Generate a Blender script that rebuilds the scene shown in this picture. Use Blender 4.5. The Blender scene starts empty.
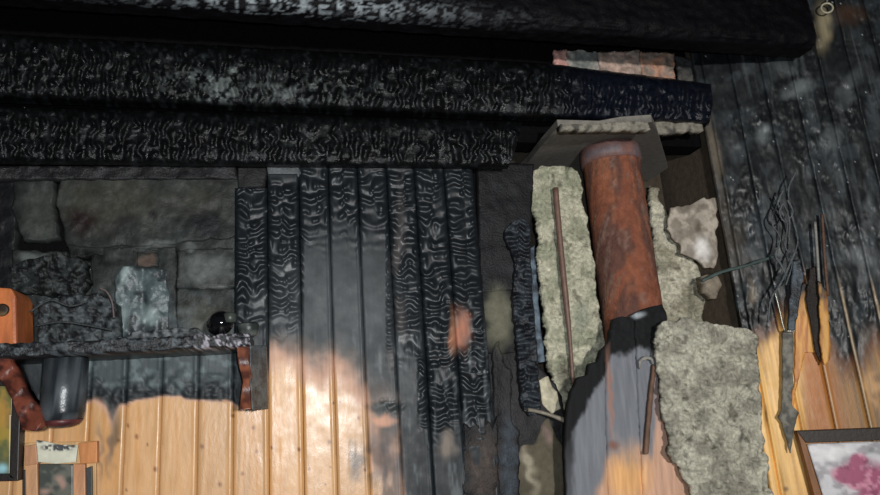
import bpy, bmesh, math, random
import numpy as np
from mathutils import Vector, Matrix

# ------------------------------------------------------------------ camera
F = 640.0                                   # focal length in pixels of the 880 x 495 frame
YAW, PITCH, ROLL = math.radians(13.8), math.radians(13.6), math.radians(4.1)
CAM = np.array([0.0, -1.65, 1.4])
_f = np.array([math.sin(YAW)*math.cos(PITCH), math.cos(YAW)*math.cos(PITCH), math.sin(PITCH)])
_r = np.array([math.cos(YAW), -math.sin(YAW), 0.0])
_u = np.cross(_r, _f)
R_ = _r*math.cos(ROLL) - _u*math.sin(ROLL)
U_ = _u*math.cos(ROLL) + _r*math.sin(ROLL)
scene = bpy.context.scene
C = scene.collection
cd = bpy.data.cameras.new('camera'); cam = bpy.data.objects.new('camera', cd); C.objects.link(cam)
cd.sensor_width = 36.0; cd.lens = 36.0*F/880.0; cd.clip_start = 0.02
m = Matrix.Identity(4)
for i in range(3):
    m[i][0] = R_[i]; m[i][1] = U_[i]; m[i][2] = -_f[i]; m[i][3] = CAM[i]
cam.matrix_world = m
scene.camera = cam

# ------------------------------------------------------------------ light
w = bpy.data.worlds.new('world'); scene.world = w; w.use_nodes = True
w.node_tree.nodes['Background'].inputs[0].default_value = (0.62, 0.75, 0.9, 1)
w.node_tree.nodes['Background'].inputs[1].default_value = 0.045
def area(name, loc, target, size, power, col):
    l = bpy.data.lights.new(name, 'AREA'); l.size = size; l.energy = power; l.color = col
    o = bpy.data.objects.new(name, l); C.objects.link(o); o.location = loc
    o.rotation_euler = (Vector(target)-Vector(loc)).to_track_quat('-Z', 'Y').to_euler()
    return o
area('fill_lamp', (0.40, -3.2, 1.42), (0.45, 0, 1.65), 0.12, 74, (1.0, 0.98, 0.95))  # added fill lamp behind the camera, evens out the light towards the right
area('phone_flash', (0.03, -1.68, 1.43), (0.35, 0, 1.65), 0.03, 13, (0.86, 0.94, 1.0))
vs = scene.view_settings
scene.display_settings.display_device = 'sRGB'
vs.view_transform = 'Standard'; vs.look = 'None'; vs.gamma = 1.0; vs.use_curve_mapping = False
vs.exposure = 0.0

# ------------------------------------------------------------------ pixel <-> place
A1 = np.array
def rays(px, py):
    px = np.asarray(px, float); py = np.asarray(py, float)
    return _f + ((px-440)/F)[..., None]*R_ + ((247.5-py)/F)[..., None]*U_
def P(px, py, d=0.0):                       # point of the back wall, d metres in front of it
    r = rays(px, py); t = (-np.asarray(d)-CAM[1])/r[..., 1]
    return CAM + r*t[..., None]
def pix(p):
    q = np.asarray(p, float)-CAM; z = q@_f
    return 440+F*(q@R_)/z, 247.5-F*(q@U_)/z
def PZ(px, py, z):                          # point of the horizontal plane at height z
    r = rays(px, py); t = (z-CAM[2])/r[..., 2]
    return CAM + r*t[..., None]
TURN = math.radians(24)
RN = np.array([-math.sin(TURN), -math.cos(TURN), 0.0])     # normal of the side wall, to the room
RH = np.array([math.cos(TURN), -math.sin(TURN), 0.0])
RA = P(772, 495, 0.0)
def Q(px, py, d=0.0):                       # point of the side wall
    r = rays(px, py); t = (((RA-CAM)@RN)+np.asarray(d))/(r@RN)
    return CAM + r*t[..., None]
_vz = A1([0, 0, 1.0]); VPX = 440+F*(_vz@R_)/(_vz@_f); VPY = 247.5-F*(_vz@U_)/(_vz@_f)     # where uprights meet
def upx(s, y, ref=400.0): return VPX+(s-VPX)*(y-VPY)/(ref-VPY)
def sref(px, py, ref=400.0): return VPX+(px-VPX)*(ref-VPY)/(py-VPY)
def V(a): return Vector([float(x) for x in a])

# ------------------------------------------------------------------ noise
_tabs = {}
def vn(x, y, seed=0):
    if seed not in _tabs: _tabs[seed] = np.random.default_rng(seed+77).random((64, 64))
    t = _tabs[seed]; x = np.asarray(x, float); y = np.asarray(y, float)
    xi = np.floor(x).astype(int); yi = np.floor(y).astype(int); fx = x-xi; fy = y-yi
    fx = fx*fx*(3-2*fx); fy = fy*fy*(3-2*fy)
    a = t[xi % 64, yi % 64]; b = t[(xi+1) % 64, yi % 64]; c = t[xi % 64, (yi+1) % 64]; d = t[(xi+1) % 64, (yi+1) % 64]
    return (a*(1-fx)+b*fx)*(1-fy)+(c*(1-fx)+d*fx)*fy
def fbm(x, y, seed=0, o=4):
    s = 0; a = .5; n = 0
    for k in range(o):
        s = s+a*vn(x*2**k, y*2**k, seed+k*13); n += a; a *= .5
    return s/n
def ss(a, b, x): t = np.clip((x-a)/(b-a), 0, 1); return t*t*(3-2*t)
def lin(*c):
    c = np.array(c, float)/255
    return np.where(c <= .04045, c/12.92, ((c+.055)/1.055)**2.4)
def mix(a, b, t): t = np.asarray(t)[..., None]; return a*(1-t)+b*t
def flat(rgb, px): return np.broadcast_to(lin(*rgb), px.shape+(3,)).copy()
def spot(px, py, cx, cy, rx, ry, soft=.6, rot=0.0, warp=0.0, seed=5):
    x = px-cx; y = py-cy
    if warp: x = x+warp*(vn(px/9, py/9, seed)-.5)*2; y = y+warp*(vn(px/9, py/9, seed+1)-.5)*2
    c, s = math.cos(rot), math.sin(rot); x, y = x*c+y*s, -x*s+y*c
    return 1-ss(1-soft, 1+soft*.4, np.sqrt((x/rx)**2+(y/ry)**2))
def speck(px, py, sc, th, seed): return ss(th, th+.08, vn(px/sc, py/sc, seed)*vn(px/sc*1.7+9, py/sc*1.7, seed+3)*1.6)

# ------------------------------------------------------------------ materials
MATS = {}
def material(name, build):
    mt = bpy.data.materials.new(name); mt.use_nodes = True
    nt = mt.node_tree; b = nt.nodes['Principled BSDF']; build(nt, b); MATS[name] = mt; return mt
def N(nt, t, **k):
    n = nt.nodes.new(t)
    for a, v in k.items():
        if a in n.inputs: n.inputs[a].default_value = v
        else: setattr(n, a, v)
    return n
def noise_col(nt, scale, stretch, lo, hi, detail=6.0, rough=.6):
    tc = N(nt, 'ShaderNodeTexCoord'); mp = N(nt, 'ShaderNodeMapping'); mp.inputs['Scale'].default_value = stretch
    nt.links.new(tc.outputs['Object'], mp.inputs[0])
    n = N(nt, 'ShaderNodeTexNoise', Scale=scale, Detail=detail, Roughness=rough); nt.links.new(mp.outputs[0], n.inputs['Vector'])
    r = N(nt, 'ShaderNodeMapRange'); r.inputs['To Min'].default_value = lo; r.inputs['To Max'].default_value = hi
    r.inputs['From Min'].default_value = .3; r.inputs['From Max'].default_value = .7
    nt.links.new(n.outputs[0], r.inputs[0]); return r.outputs[0]
def surf(name, scale=60, stretch=(1, 1, 1), lo=.7, hi=1.25, bump=.2, bscale=140, bstretch=(1, 1, 1), spec=.5, coat=0.0, rough=None, base=None, metal=0.0):
    def build(nt, b):
        if base is None:
            at = N(nt, 'ShaderNodeAttribute', attribute_name='Col'); src = at.outputs['Color']
            if rough is None: nt.links.new(at.outputs['Alpha'], b.inputs['Roughness'])
        else:
            at = N(nt, 'ShaderNodeRGB'); at.outputs[0].default_value = tuple(lin(*base))+(1,); src = at.outputs[0]
        if rough is not None: b.inputs['Roughness'].default_value = rough
        mul = N(nt, 'ShaderNodeMix', data_type='RGBA', blend_type='MULTIPLY'); mul.inputs[0].default_value = 1
        nt.links.new(src, mul.inputs[6]); v = noise_col(nt, scale, stretch, lo, hi)
        nt.links.new(v, mul.inputs[7]); nt.links.new(mul.outputs[2], b.inputs['Base Color'])
        b.inputs['Specular IOR Level'].default_value = spec; b.inputs['Coat Weight'].default_value = coat
        b.inputs['Coat Roughness'].default_value = .25; b.inputs['Metallic'].default_value = metal
        if bump:
            h = noise_col(nt, bscale, bstretch, 0, 1); bp = N(nt, 'ShaderNodeBump', Strength=bump, Distance=.004)
            nt.links.new(h, bp.inputs['Height']); nt.links.new(bp.outputs[0], b.inputs['Normal'])
    return material(name, build)
surf('board', 22, (4, 4, .35), .82, 1.15, .07, 120, (1, 1, .4), spec=.4)
surf('char', 70, (1, 1, 1), .6, 1.3, .35, 170, spec=.33)
surf('beam_char', 70, (1, 1, 1), .6, 1.3, .35, 170, spec=.1)
surf('soot_plaster', 45, (1, 1, 1), .75, 1.25, .2, 120, spec=.18)
surf('wool', 90, (1, .7, 1), .62, 1.3, .9, 150, (1, .5, 1), spec=.1)
surf('clay', 55, (1, 1, .8), .72, 1.25, .5, 130, spec=.2)
surf('metal_soot', 60, (1, 1, 1), .75, 1.2, .2, 150, spec=.5)
surf('varnish', 25, (3, 3, .6), .7, 1.2, .1, 120, spec=.3, coat=.0)
surf('print', 50, (1, 1, 1), .92, 1.08, 0, spec=.4)
surf('black_glass', base=(9, 9, 11), bump=0, rough=.06, spec=.7)
surf('soot_dark', base=(11, 10, 12), bump=.5, rough=.8, spec=.06)
surf('floor_wood', 20, (.4, 5, 1), .75, 1.2, .2, 80, base=(96, 84, 72), rough=.6)
surf('steel', base=(150, 150, 140), bump=.1, rough=.35, metal=.8)

# ------------------------------------------------------------------ object helpers
def tag(o, label=None, cat=None, group=None, kind=None):
    if label: o['label'] = label
    if cat: o['category'] = cat
    if group: o['group'] = group
    if kind: o['kind'] = kind
    return o
def empty(name, loc, label=None, cat=None, group=None, kind=None):
    o = bpy.data.objects.new(name, None); C.objects.link(o); o.location = V(loc); o.empty_display_size = .05
    return tag(o, label, cat, group, kind)
def link_mesh(name, verts, faces, mat, parent=None, cols=None, smooth=True):
    verts = np.asarray(verts, float)
    base = verts.mean(0); base[2] = verts[:, 2].min()
    me = bpy.data.meshes.new(name); me.from_pydata((verts-base).tolist(), [], faces); me.update()
    if cols is not None:
        at = me.color_attributes.new('Col', 'FLOAT_COLOR', 'POINT')
        at.data.foreach_set('color', np.ascontiguousarray(cols, dtype=np.float32).ravel())
    if smooth: me.polygons.foreach_set('use_smooth', [True]*len(me.polygons))
    me.materials.append(MATS[mat])
    o = bpy.data.objects.new(name, me); C.objects.link(o)
    if parent is not None:
        o.parent = parent; o.location = V(base)-parent_origin(parent)
    else: o.location = V(base)
    return o
def parent_origin(p):
    v = Vector((0, 0, 0))
    while p is not None: v = v+p.location; p = p.parent
    return v
def dens(poly, step=2.0, jag=0.0, seed=3, sc=7.0):
    out = []
    n = len(poly)
    for i in range(n):
        a = A1(poly[i], float); b = A1(poly[(i+1) % n], float); k = max(1, int(np.hypot(*(b-a))/step))
        for j in range(k): out.append(a+(b-a)*j/k)
    out = A1(out)
    if jag:
        x, y = out[:, 0].copy(), out[:, 1].copy()
        out[:, 0] += jag*(fbm(x/sc, y/sc, seed, 3)-.5)*2; out[:, 1] += jag*(fbm(x/sc+31, y/sc, seed+1, 3)-.5)*2
    return out
def inside(poly, x, y):
    r = np.zeros(x.shape, bool); n = len(poly)
    for i in range(n):
        x1, y1 = poly[i]; x2, y2 = poly[i-1]
        if y1 == y2: continue
        c = (y1 > y) != (y2 > y); r ^= c & (x < (x2-x1)*(y-y1)/(y2-y1)+x1)
    return r
def patch(name, poly, dfn, cfn, mat, parent=None, res=1.6, thick=.02, jag=0.0, Pf=P, back=False, seed=3, sc=7.0, holes=(), normal=None):
    """solid sheet whose outline is poly (photo pixels carried to the wall plane), relief dfn, colour cfn"""
    poly = dens(poly, 3.0, jag, seed, sc) if jag else A1(poly, float)
    x0, y0 = poly.min(0); x1, y1 = poly.max(0)
    nx = max(2, int(math.ceil((x1-x0)/res))+1); ny = max(2, int(math.ceil((y1-y0)/res))+1)
    xs = np.linspace(x0, x1, nx); ys = np.linspace(y0, y1, ny)
    cx, cy = np.meshgrid((xs[1:]+xs[:-1])/2, (ys[1:]+ys[:-1])/2)
    ins = inside(poly, cx, cy)
    for h in holes: ins &= ~inside(dens(h, 3.0, jag or .8, seed+5, sc), cx, cy)
    X, Y = np.meshgrid(xs, ys)
    idx = np.full(X.shape, -1); used = np.zeros(X.shape, bool)
    used[:-1, :-1] |= ins; used[1:, :-1] |= ins; used[:-1, 1:] |= ins; used[1:, 1:] |= ins
    idx[used] = np.arange(used.sum())
    px = X[used].copy(); py = Y[used].copy()
    j, i = np.nonzero(ins)
    quads = np.stack([idx[j, i], idx[j+1, i], idx[j+1, i+1], idx[j, i+1]], 1)
    e = np.concatenate([quads[:, [0, 1]], quads[:, [1, 2]], quads[:, [2, 3]], quads[:, [3, 0]]])
    key = np.sort(e, 1); kk = key[:, 0]*(len(px)+1)+key[:, 1]
    u, inv, cnt = np.unique(kk, return_inverse=True, return_counts=True)
    be = e[cnt[inv] == 1]
    bv = np.unique(be)
    # snap the border to the outline
    a = poly; b = np.roll(poly, -1, 0); ab = b-a; L = (ab**2).sum(1)+1e-9
    q = np.stack([px[bv], py[bv]], 1)
    t = np.clip(((q[:, None]-a[None])*ab[None]).sum(2)/L, 0, 1); pr = a[None]+t[..., None]*ab[None]
    ds = ((pr-q[:, None])**2).sum(2); k = ds.argmin(1); near = ds[np.arange(len(bv)), k] < (1.5*res)**2
    q[near] = pr[np.arange(len(bv)), k][near]; px[bv] = q[:, 0]; py[bv] = q[:, 1]
    d = dfn(px, py) if callable(dfn) else np.full(px.shape, float(dfn))
    fr = Pf(px, py, d); col = cfn(px, py) if callable(cfn) else np.concatenate([flat(cfn[:3], px), np.full(px.shape+(1,), cfn[3])], 1)
    nrm = normal if normal is not None else (A1([0, -1.0, 0]) if Pf is P else RN)
    n = len(px); faces = quads.tolist()
    if back:
        bk = fr-nrm*thick; verts = np.concatenate([fr, bk]); cols = np.concatenate([col, col])
        faces += (quads[:, ::-1]+n).tolist(); faces += np.stack([be[:, 1], be[:, 0], be[:, 0]+n, be[:, 1]+n], 1).tolist()
    else:
        mp = np.full(n, -1); mp[bv] = np.arange(len(bv))+n
        verts = np.concatenate([fr, fr[bv]-nrm*thick]); cols = np.concatenate([col, col[bv]])
        faces += np.stack([be[:, 1], be[:, 0], mp[be[:, 0]], mp[be[:, 1]]], 1).tolist()
    return link_mesh(name, verts, faces, mat, parent, cols)
def rgba(c, rough):
    r = np.broadcast_to(np.asarray(rough, float), c.shape[:-1])
    return np.concatenate([np.clip(c, 0, 1), r[..., None]], -1)
def cc(*rgbr):                              # constant colour
    return lambda px, py: np.concatenate([flat(rgbr[:3], px), np.full(px.shape+(1,), rgbr[3])], -1)
def speckled(rgb, rough, amp=.5, sc=12, seed=1, rgb2=None):
    def f(px, py):
        n = fbm(px/sc, py/sc, seed); c = flat(rgb, px)
        c = mix(c, flat(rgb2, px), ss(.4, .65, n)) if rgb2 else c*(1+amp*(n-.5)*2)[..., None]
        return rgba(c, rough)
    return f
def vcol(o, rgb, rough, rgb2=None, sc=.02, seed=3):        # colour attribute for an object built another way
    me = o.data; co = np.empty(len(me.vertices)*3); me.vertices.foreach_get('co', co); co = co.reshape(-1, 3)
    c = np.broadcast_to(lin(*rgb), co.shape).copy()
    if rgb2: c = mix(c, np.broadcast_to(lin(*rgb2), co.shape), ss(.4, .62, fbm((co[:, 0]+co[:, 1])/sc, co[:, 2]/sc, seed)))
    at = me.color_attributes.new('Col', 'FLOAT_COLOR', 'POINT')
    at.data.foreach_set('color', np.ascontiguousarray(rgba(c, rough), dtype=np.float32).ravel()); return o
def tube(name, pts, rad, mat, parent=None, rgb=(60, 60, 60), rough=.6, seg=8, wob=0.0, seed=0, sub=6):
    pts = [V(p) for p in pts]; rr = rad if isinstance(rad, (list, tuple)) else [rad]*len(pts)
    fine = []; fr = []; n = len(pts)
    for i in range(n-1):
        p0 = pts[max(i-1, 0)]; p1 = pts[i]; p2 = pts[i+1]; p3 = pts[min(i+2, n-1)]
        for k in range(sub):
            t = k/sub
            fine.append(.5*((2*p1)+(p2-p0)*t+(2*p0-5*p1+4*p2-p3)*t*t+(3*p1-p0-3*p2+p3)*t**3)); fr.append(rr[i]*(1-t)+rr[i+1]*t)
    fine.append(pts[-1]); fr.append(rr[-1])
    rnd = random.Random(seed); verts = []; faces = []
    for i, p in enumerate(fine):
        tg = (fine[min(i+1, len(fine)-1)]-fine[max(i-1, 0)]).normalized()
        a = tg.cross(Vector((0, 1, .13))).normalized(); b = tg.cross(a)
        for s in range(seg):
            an = 2*math.pi*s/seg; r = fr[i]*(1+wob*(rnd.random()-.5)*2)
            verts.append(p+a*(r*math.cos(an))+b*(r*math.sin(an)))
    for i in range(len(fine)-1):
        for s in range(seg):
            faces.append((i*seg+s, i*seg+(s+1) % seg, (i+1)*seg+(s+1) % seg, (i+1)*seg+s))
    faces.append(tuple(range(seg))[::-1]); faces.append(tuple(range((len(fine)-1)*seg, len(fine)*seg)))
    o = link_mesh(name, [tuple(v) for v in verts], faces, mat, parent); return vcol(o, rgb, rough)
def solid(name, bm, mat, parent=None, rgb=(80, 80, 80), rough=.6, rgb2=None, smooth=False, bevel=0.0):
    if bevel: bmesh.ops.bevel(bm, geom=bm.edges[:], offset=bevel, segments=2, affect='EDGES', profile=.6)
    bmesh.ops.recalc_face_normals(bm, faces=bm.faces[:])
    bm.verts.ensure_lookup_table(); bm.verts.index_update()
    vs_ = [tuple(v.co) for v in bm.verts]; fs = [tuple(v.index for v in f.verts) for f in bm.faces]; bm.free()
    o = link_mesh(name, vs_, fs, mat, parent, None, smooth); return vcol(o, rgb, rough, rgb2)
def prism(pts_front, thickvec):             # polygon of 3-D points + extrusion vector
    bm = bmesh.new(); a = [bm.verts.new(V(p)) for p in pts_front]; b = [bm.verts.new(V(A1(p)+thickvec)) for p in pts_front]
    bm.faces.new(a); bm.faces.new(b[::-1]); n = len(a)
    for i in range(n): bm.faces.new((a[i], b[i], b[(i+1) % n], a[(i+1) % n]))
    return bm
def wallquad(pxs, d, thick, Pf=P):          # prism standing on the wall, front outline in pixels at distance d
    pts = [Pf(A1(float(x)), A1(float(y)), d) for x, y in pxs]
    nrm = A1([0, 1.0, 0]) if Pf is P else -RN
    return prism(pts, nrm*thick)
def box3(x0, x1, y0, y1, z0, z1):
    bm = bmesh.new(); bmesh.ops.create_cube(bm, size=1)
    for v in bm.verts: v.co = Vector(((x0+x1)/2+v.co.x*(x1-x0), (y0+y1)/2+v.co.y*(y1-y0), (z0+z1)/2+v.co.z*(z1-z0)))
    return bm
def lathe(prof, center, seg=32):            # prof: (radius, z)
    bm = bmesh.new(); rings = []
    for r, z in prof:
        rings.append([bm.verts.new((center[0]+r*math.cos(2*math.pi*s/seg), center[1]+r*math.sin(2*math.pi*s/seg), center[2]+z)) for s in range(seg)])
    for a, b in zip(rings, rings[1:]):
        for s in range(seg): bm.faces.new((a[s], a[(s+1) % seg], b[(s+1) % seg], b[s]))
    if prof[0][0] > 1e-4: bm.faces.new(rings[0][::-1])
    if prof[-1][0] > 1e-4: bm.faces.new(rings[-1])
    bmesh.ops.remove_doubles(bm, verts=bm.verts[:], dist=1e-6); return bm
def pt(px, py, d=0.0): return P(A1(float(px)), A1(float(py)), d)
def qt(px, py, d=0.0): return Q(A1(float(px)), A1(float(py)), d)

# ------------------------------------------------------------------ char relief (burnt wood splits across the grain into pillows)
def across(px, py, x0, x1, period, seed, warp=3.2, arc=3.0):      # upright boards: wavy ridges lying across
    u = (px-x0)/(x1-x0)
    sp = .35+.3*vn(py/60, py*0+seed, 4)
    half = (u > sp).astype(float)
    wy = py+warp*1.5*2*(vn(px/10+seed*7.3, py/16, 11)-.5)+warp*.55*2*(vn(px/5, py/10+seed*3.1, 12)-.5)-arc*4*u*(1-u)
    ph = wy/period+1.3*vn(py/55, py*0+seed*1.7, 14)+.33*half*(vn(py/18, py*0+seed*2.3, 15) > .4)
    fr = ph % 1.0
    p = (.5-.5*np.cos(2*math.pi*fr))**.9
    cr = np.clip(np.abs(u-sp)*(x1-x0)/1.8, 0, 1)
    rw = np.floor(ph)
    br = ss(.22, .55, vn(px/6.5+rw*5.37, rw*1.91+seed, 17))          # each ridge is broken along its length
    return p*(.55+.45*cr)*(.25+.85*br)*(.7+.6*vn(px/11, py/9+seed, 16))
def along(px, py, period, seed, warp=3.0, slant=0.0, lo=0.0, hi=1.0):          # lying logs: upright ridges
    wx = px+slant*py+warp*2*(vn(px/14, py/8+seed*5.1, 21)-.5)+warp*.9*2*(vn(px/7, py/4.5+seed*2.1, 22)-.5)
    ph = wx/period+1.5*vn(px/60, px*0+seed*1.7, 23)
    fr = ph % 1.0
    p = (.5-.5*np.cos(2*math.pi*fr))**.9
    rw = np.floor(ph)
    row = ss(.2, .6, vn(py/6.5+rw*3.71, rw*2.3+seed, 25))
    return p*(.2+1.0*row)

# ------------------------------------------------------------------ colours of the burnt boards
SOOT = (22, 27, 31); GREY = (58, 63, 64); BROWN = (104, 92, 84); PINK = (192, 150, 126); PINE = (192, 149, 104)
bx_ = A1([-200, 0, 60, 93, 105, 112, 120, 137, 161, 180, 199, 233, 240, 266, 270, 285, 304, 320, 336, 352, 367, 372, 385, 400, 410, 440, 560.])
by_ = A1([420, 425, 415, 399, 405, 420, 406, 400, 395, 397, 400, 402, 408, 404, 352, 350, 358, 364, 366, 372, 392, 425, 440, 470, 560, 700, 800.])
bw_ = A1([6, 6, 4, 3, 8, 12, 3, 2, 2, 2, 2, 2.5, 3, 6, 22, 24, 26, 24, 26, 34, 44, 60, 70, 70, 70, 60, 40.])
def knots(px, py, n, x0, x1, y0, y1, seed):
    rng = np.random.default_rng(seed); k = np.zeros(px.shape)
    for _ in range(n):
        cx, cy, r = rng.uniform(x0, x1), rng.uniform(y0, y1), rng.uniform(1.3, 2.8)
        k = np.maximum(k, spot(px, py, cx, cy, r*.9, r*1.2, .7))
    return k
def wall_colour(px, py):
    yb = np.interp(px, bx_, by_); wd = np.interp(px, bx_, bw_)
    yb = yb+3.0*(fbm(px/9, py/30, 31)-.5)*2*np.where(px < 238, 1, .3)
    t = (py-yb)/wd+1.1*(fbm(px/16, py/22, 32)-.5)*np.where(px < 268, .5, 1)
    pine = flat(PINE, px); plank = np.floor((px-17)/35.5)
    pine = pine*(1+.10*(vn(plank*3.7, plank*0, 33)-.5)*2)[..., None]
    pine = mix(pine, flat((196, 140, 80), px), .5*ss(.5, .75, vn(px/2.6, py/90, 34)))
    pine = mix(pine, flat((120, 74, 44), px), knots(px, py, 46, 90, 400, 395, 560, 6)*.9)
    soot = flat(SOOT, px)
    gz = spot(px, py, 335, 325, 80, 95, .7, 0, 6)*.8                       # smooth grey soot above the clean wood
    soot = mix(soot, flat((66, 70, 72), px), np.clip(gz+ .5*spot(px, py, 405, 400, 18, 45, .8), 0, 1)*(.55+.7*fbm(px/12, py/25, 35)))
    soot = mix(soot, flat((92, 98, 100), px), .6*ss(.55, .8, fbm(px/5, py/26, 36))*ss(300, 360, py)*ss(230, 300, px))
    soot = mix(soot, flat((92, 104, 106), px), (.35+.6*ss(.48, .7, fbm(px/7, py/7, 37)))*spot(px, py, 150, 366, 125, 24, .5, 0, 5))
    seam = np.zeros(px.shape)
    c = mix(soot, flat(BROWN, px), ss(-1.1, -.25, t)*.75*(1-ss(392, 412, px)))
    c = mix(c, flat(PINK, px), ss(-.55, .35, t)*.95*(1-.8*ss(396, 420, px)))
    c = mix(c, pine, ss(.1, 1.3, t))
    # soot veil over the boards near the burnt middle
    veil = ss(.42, .62, fbm(px/13, py/40, 38))*ss(352, 400, px+.10*(py-430))*(1-ss(398, 408, px))
    c = mix(c, flat((92, 86, 84), px), np.clip(veil*.85, 0, 1))
    c = mix(c, flat((58, 54, 54), px), .8*spot(px, py, 356, 462, 10, 22, .8, 0, 5)+.75*spot(px, py, 380, 455, 14, 40, .8, 0, 7))
    c = mix(c, flat((205, 150, 120), px), .75*spot(px, py, 384, 421, 14, 6, .7, .1, 3))
    c = mix(c, flat((40, 46, 46), px), .9*spot(px, py, 386, 407, 20, 7, .5, 0, 3))
    c = mix(c, flat((84, 78, 70), px), .75*spot(px, py, 112, 440, 6, 38, .8, .05, 5)+.55*spot(px, py, 100, 452, 4, 30, .8, 0, 4))
    c = mix(c, flat((164, 104, 78), px), .95*spot(px, py, 461, 330, 10, 23, .9, .05, 4))
    c = mix(c, flat((176, 130, 104), px), .5*spot(px, py, 453, 333, 4, 26, .9, 0, 3))
    c = mix(c, flat((120, 108, 96), px), .8*spot(px, py, 447, 446, 9, 18, .7, 0, 4))
    clean = ss(.0, 1., t)*(1-veil)
    rough = .46-.11*clean+.25*(fbm(px/10, py/10, 39)-.5)+.12*(1-char_amp(px, py))*(1-clean)
    return rgba(c, np.clip(rough, .22, .9))
def char_amp(px, py):
    q = py+34*(fbm(px/9, py/26, 45)-.5)
    a = ss(176, 186, py)*(1-ss(292, 352, q))*(px < 303)
    a = np.maximum(a, (px >= 299)*(px < 392)*ss(166, 172, py)*(1-ss(192, 262, q)))
    a = np.maximum(a, (px >= 386)*ss(166, 172, py)*(1-ss(330, 384, q-np.where(px > 418, 72, 0))))
    a = np.maximum(a, .5*spot(px, py, 386, 407, 22, 9, .5))
    return a*(1-spot(px, py, 461, 330, 12, 24, .4))*(1-.8*spot(px, py, 447, 446, 9, 18, .7))

# ------------------------------------------------------------------ the setting
HC = 2.95
XL = float(pt(-260, 300)[0]); XC = float(RA[0])
fl = solid('floor', box3(XL, 2.9, -3.6, .35, -.05, 0), 'floor_wood'); tag(fl, kind='structure')
ce = solid('ceiling', box3(XL, 2.9, -1.3, .35, HC, HC+.05), 'soot_dark'); tag(ce, kind='structure')
XA = float(pt(522, 300, -.03)[0])
wb = solid('wall_back', box3(XL, XA, .05, .12, 0, HC), 'soot_dark'); tag(wb, kind='structure')
# deep niche behind the flue
solid('niche_back', box3(XA, XC+.05, .30, .35, 0, HC), 'soot_plaster', wb, (86, 76, 64), .85, (50, 45, 40))
solid('niche_side', box3(XC+.012, XC+.05, .02, .30, 0, HC), 'soot_plaster', wb, (112, 98, 82), .85, (60, 53, 46))
solid('niche_side', box3(XA-.02, XA, .05, .30, 0, HC), 'soot_plaster', wb, (34, 33, 33), .8)

# upright tongue and groove boards
PW = 0.0899
def colX(px, py=430): return float(pt(px, py)[0])
anchors = [-163, -127, -91, -55, -19, 17, 53, 89, 125, 161, 198, 233.5, 269, 303.5, 336, 368, 400, 430.5, 463, 495]
tops = {}
for k in range(len(anchors)-1):
    xa, xb = colX(anchors[k]), colX(anchors[k+1])
    a = anchors[k]
    top = 352 if a < 233 else (188 if a < 269 else (174 if a < 300 else 164))
    bot = 640
    poly = [(upx(a+.25, top, 430), top), (upx(anchors[k+1]-.25, top, 430), top)]
    for yy in (260, 350, 430, 500, bot):
        if yy > top: poly.append((upx(anchors[k+1]-.25, yy, 430), yy))
    for yy in (bot, 500, 430, 350, 260):
        if yy > top: poly.append((upx(a+.25, yy, 430), yy))
    rng = np.random.default_rng(k); off = rng.uniform(-.002, .002)
    def dfn(px, py, xa=xa, xb=xb, k=k, off=off):
        X = P(px, py, 0.0)[:, 0]; u = np.clip((X-xa)/(xb-xa), 0, 1); e = np.minimum(u, 1-u)*(xb-xa)
        am = char_amp(px, py)
        d = .012+off-(.0026+.003*am)*(1-ss(0, .005, e))
        bead = np.exp(-((u-.90)/.035)**2)*.0022*(1-am)
        r = across(px, py, (px-u*32), (px-u*32)+32, 10.6, k+1)
        d = d+bead+am*(r*.0105-.004-.004*(1-ss(0, .012, e)))
        d = d+(1-am)*.0006*(fbm(px/3, py/30, 41)-.5)
        hole = spot(px, py, 461, 330, 11, 23, .4); d = d-.006*hole
        pit = ss(.0, .2, .5-np.abs((py-np.interp(px, bx_, by_)+14)/30))*(px < 236)*(fbm(px/6, py/5, 43)-.35)
        return d+.012*pit
    o = patch('plank', poly, dfn, wall_colour, 'board', wb, res=1.25 if a > 225 else 1.8, thick=.02)

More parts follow.
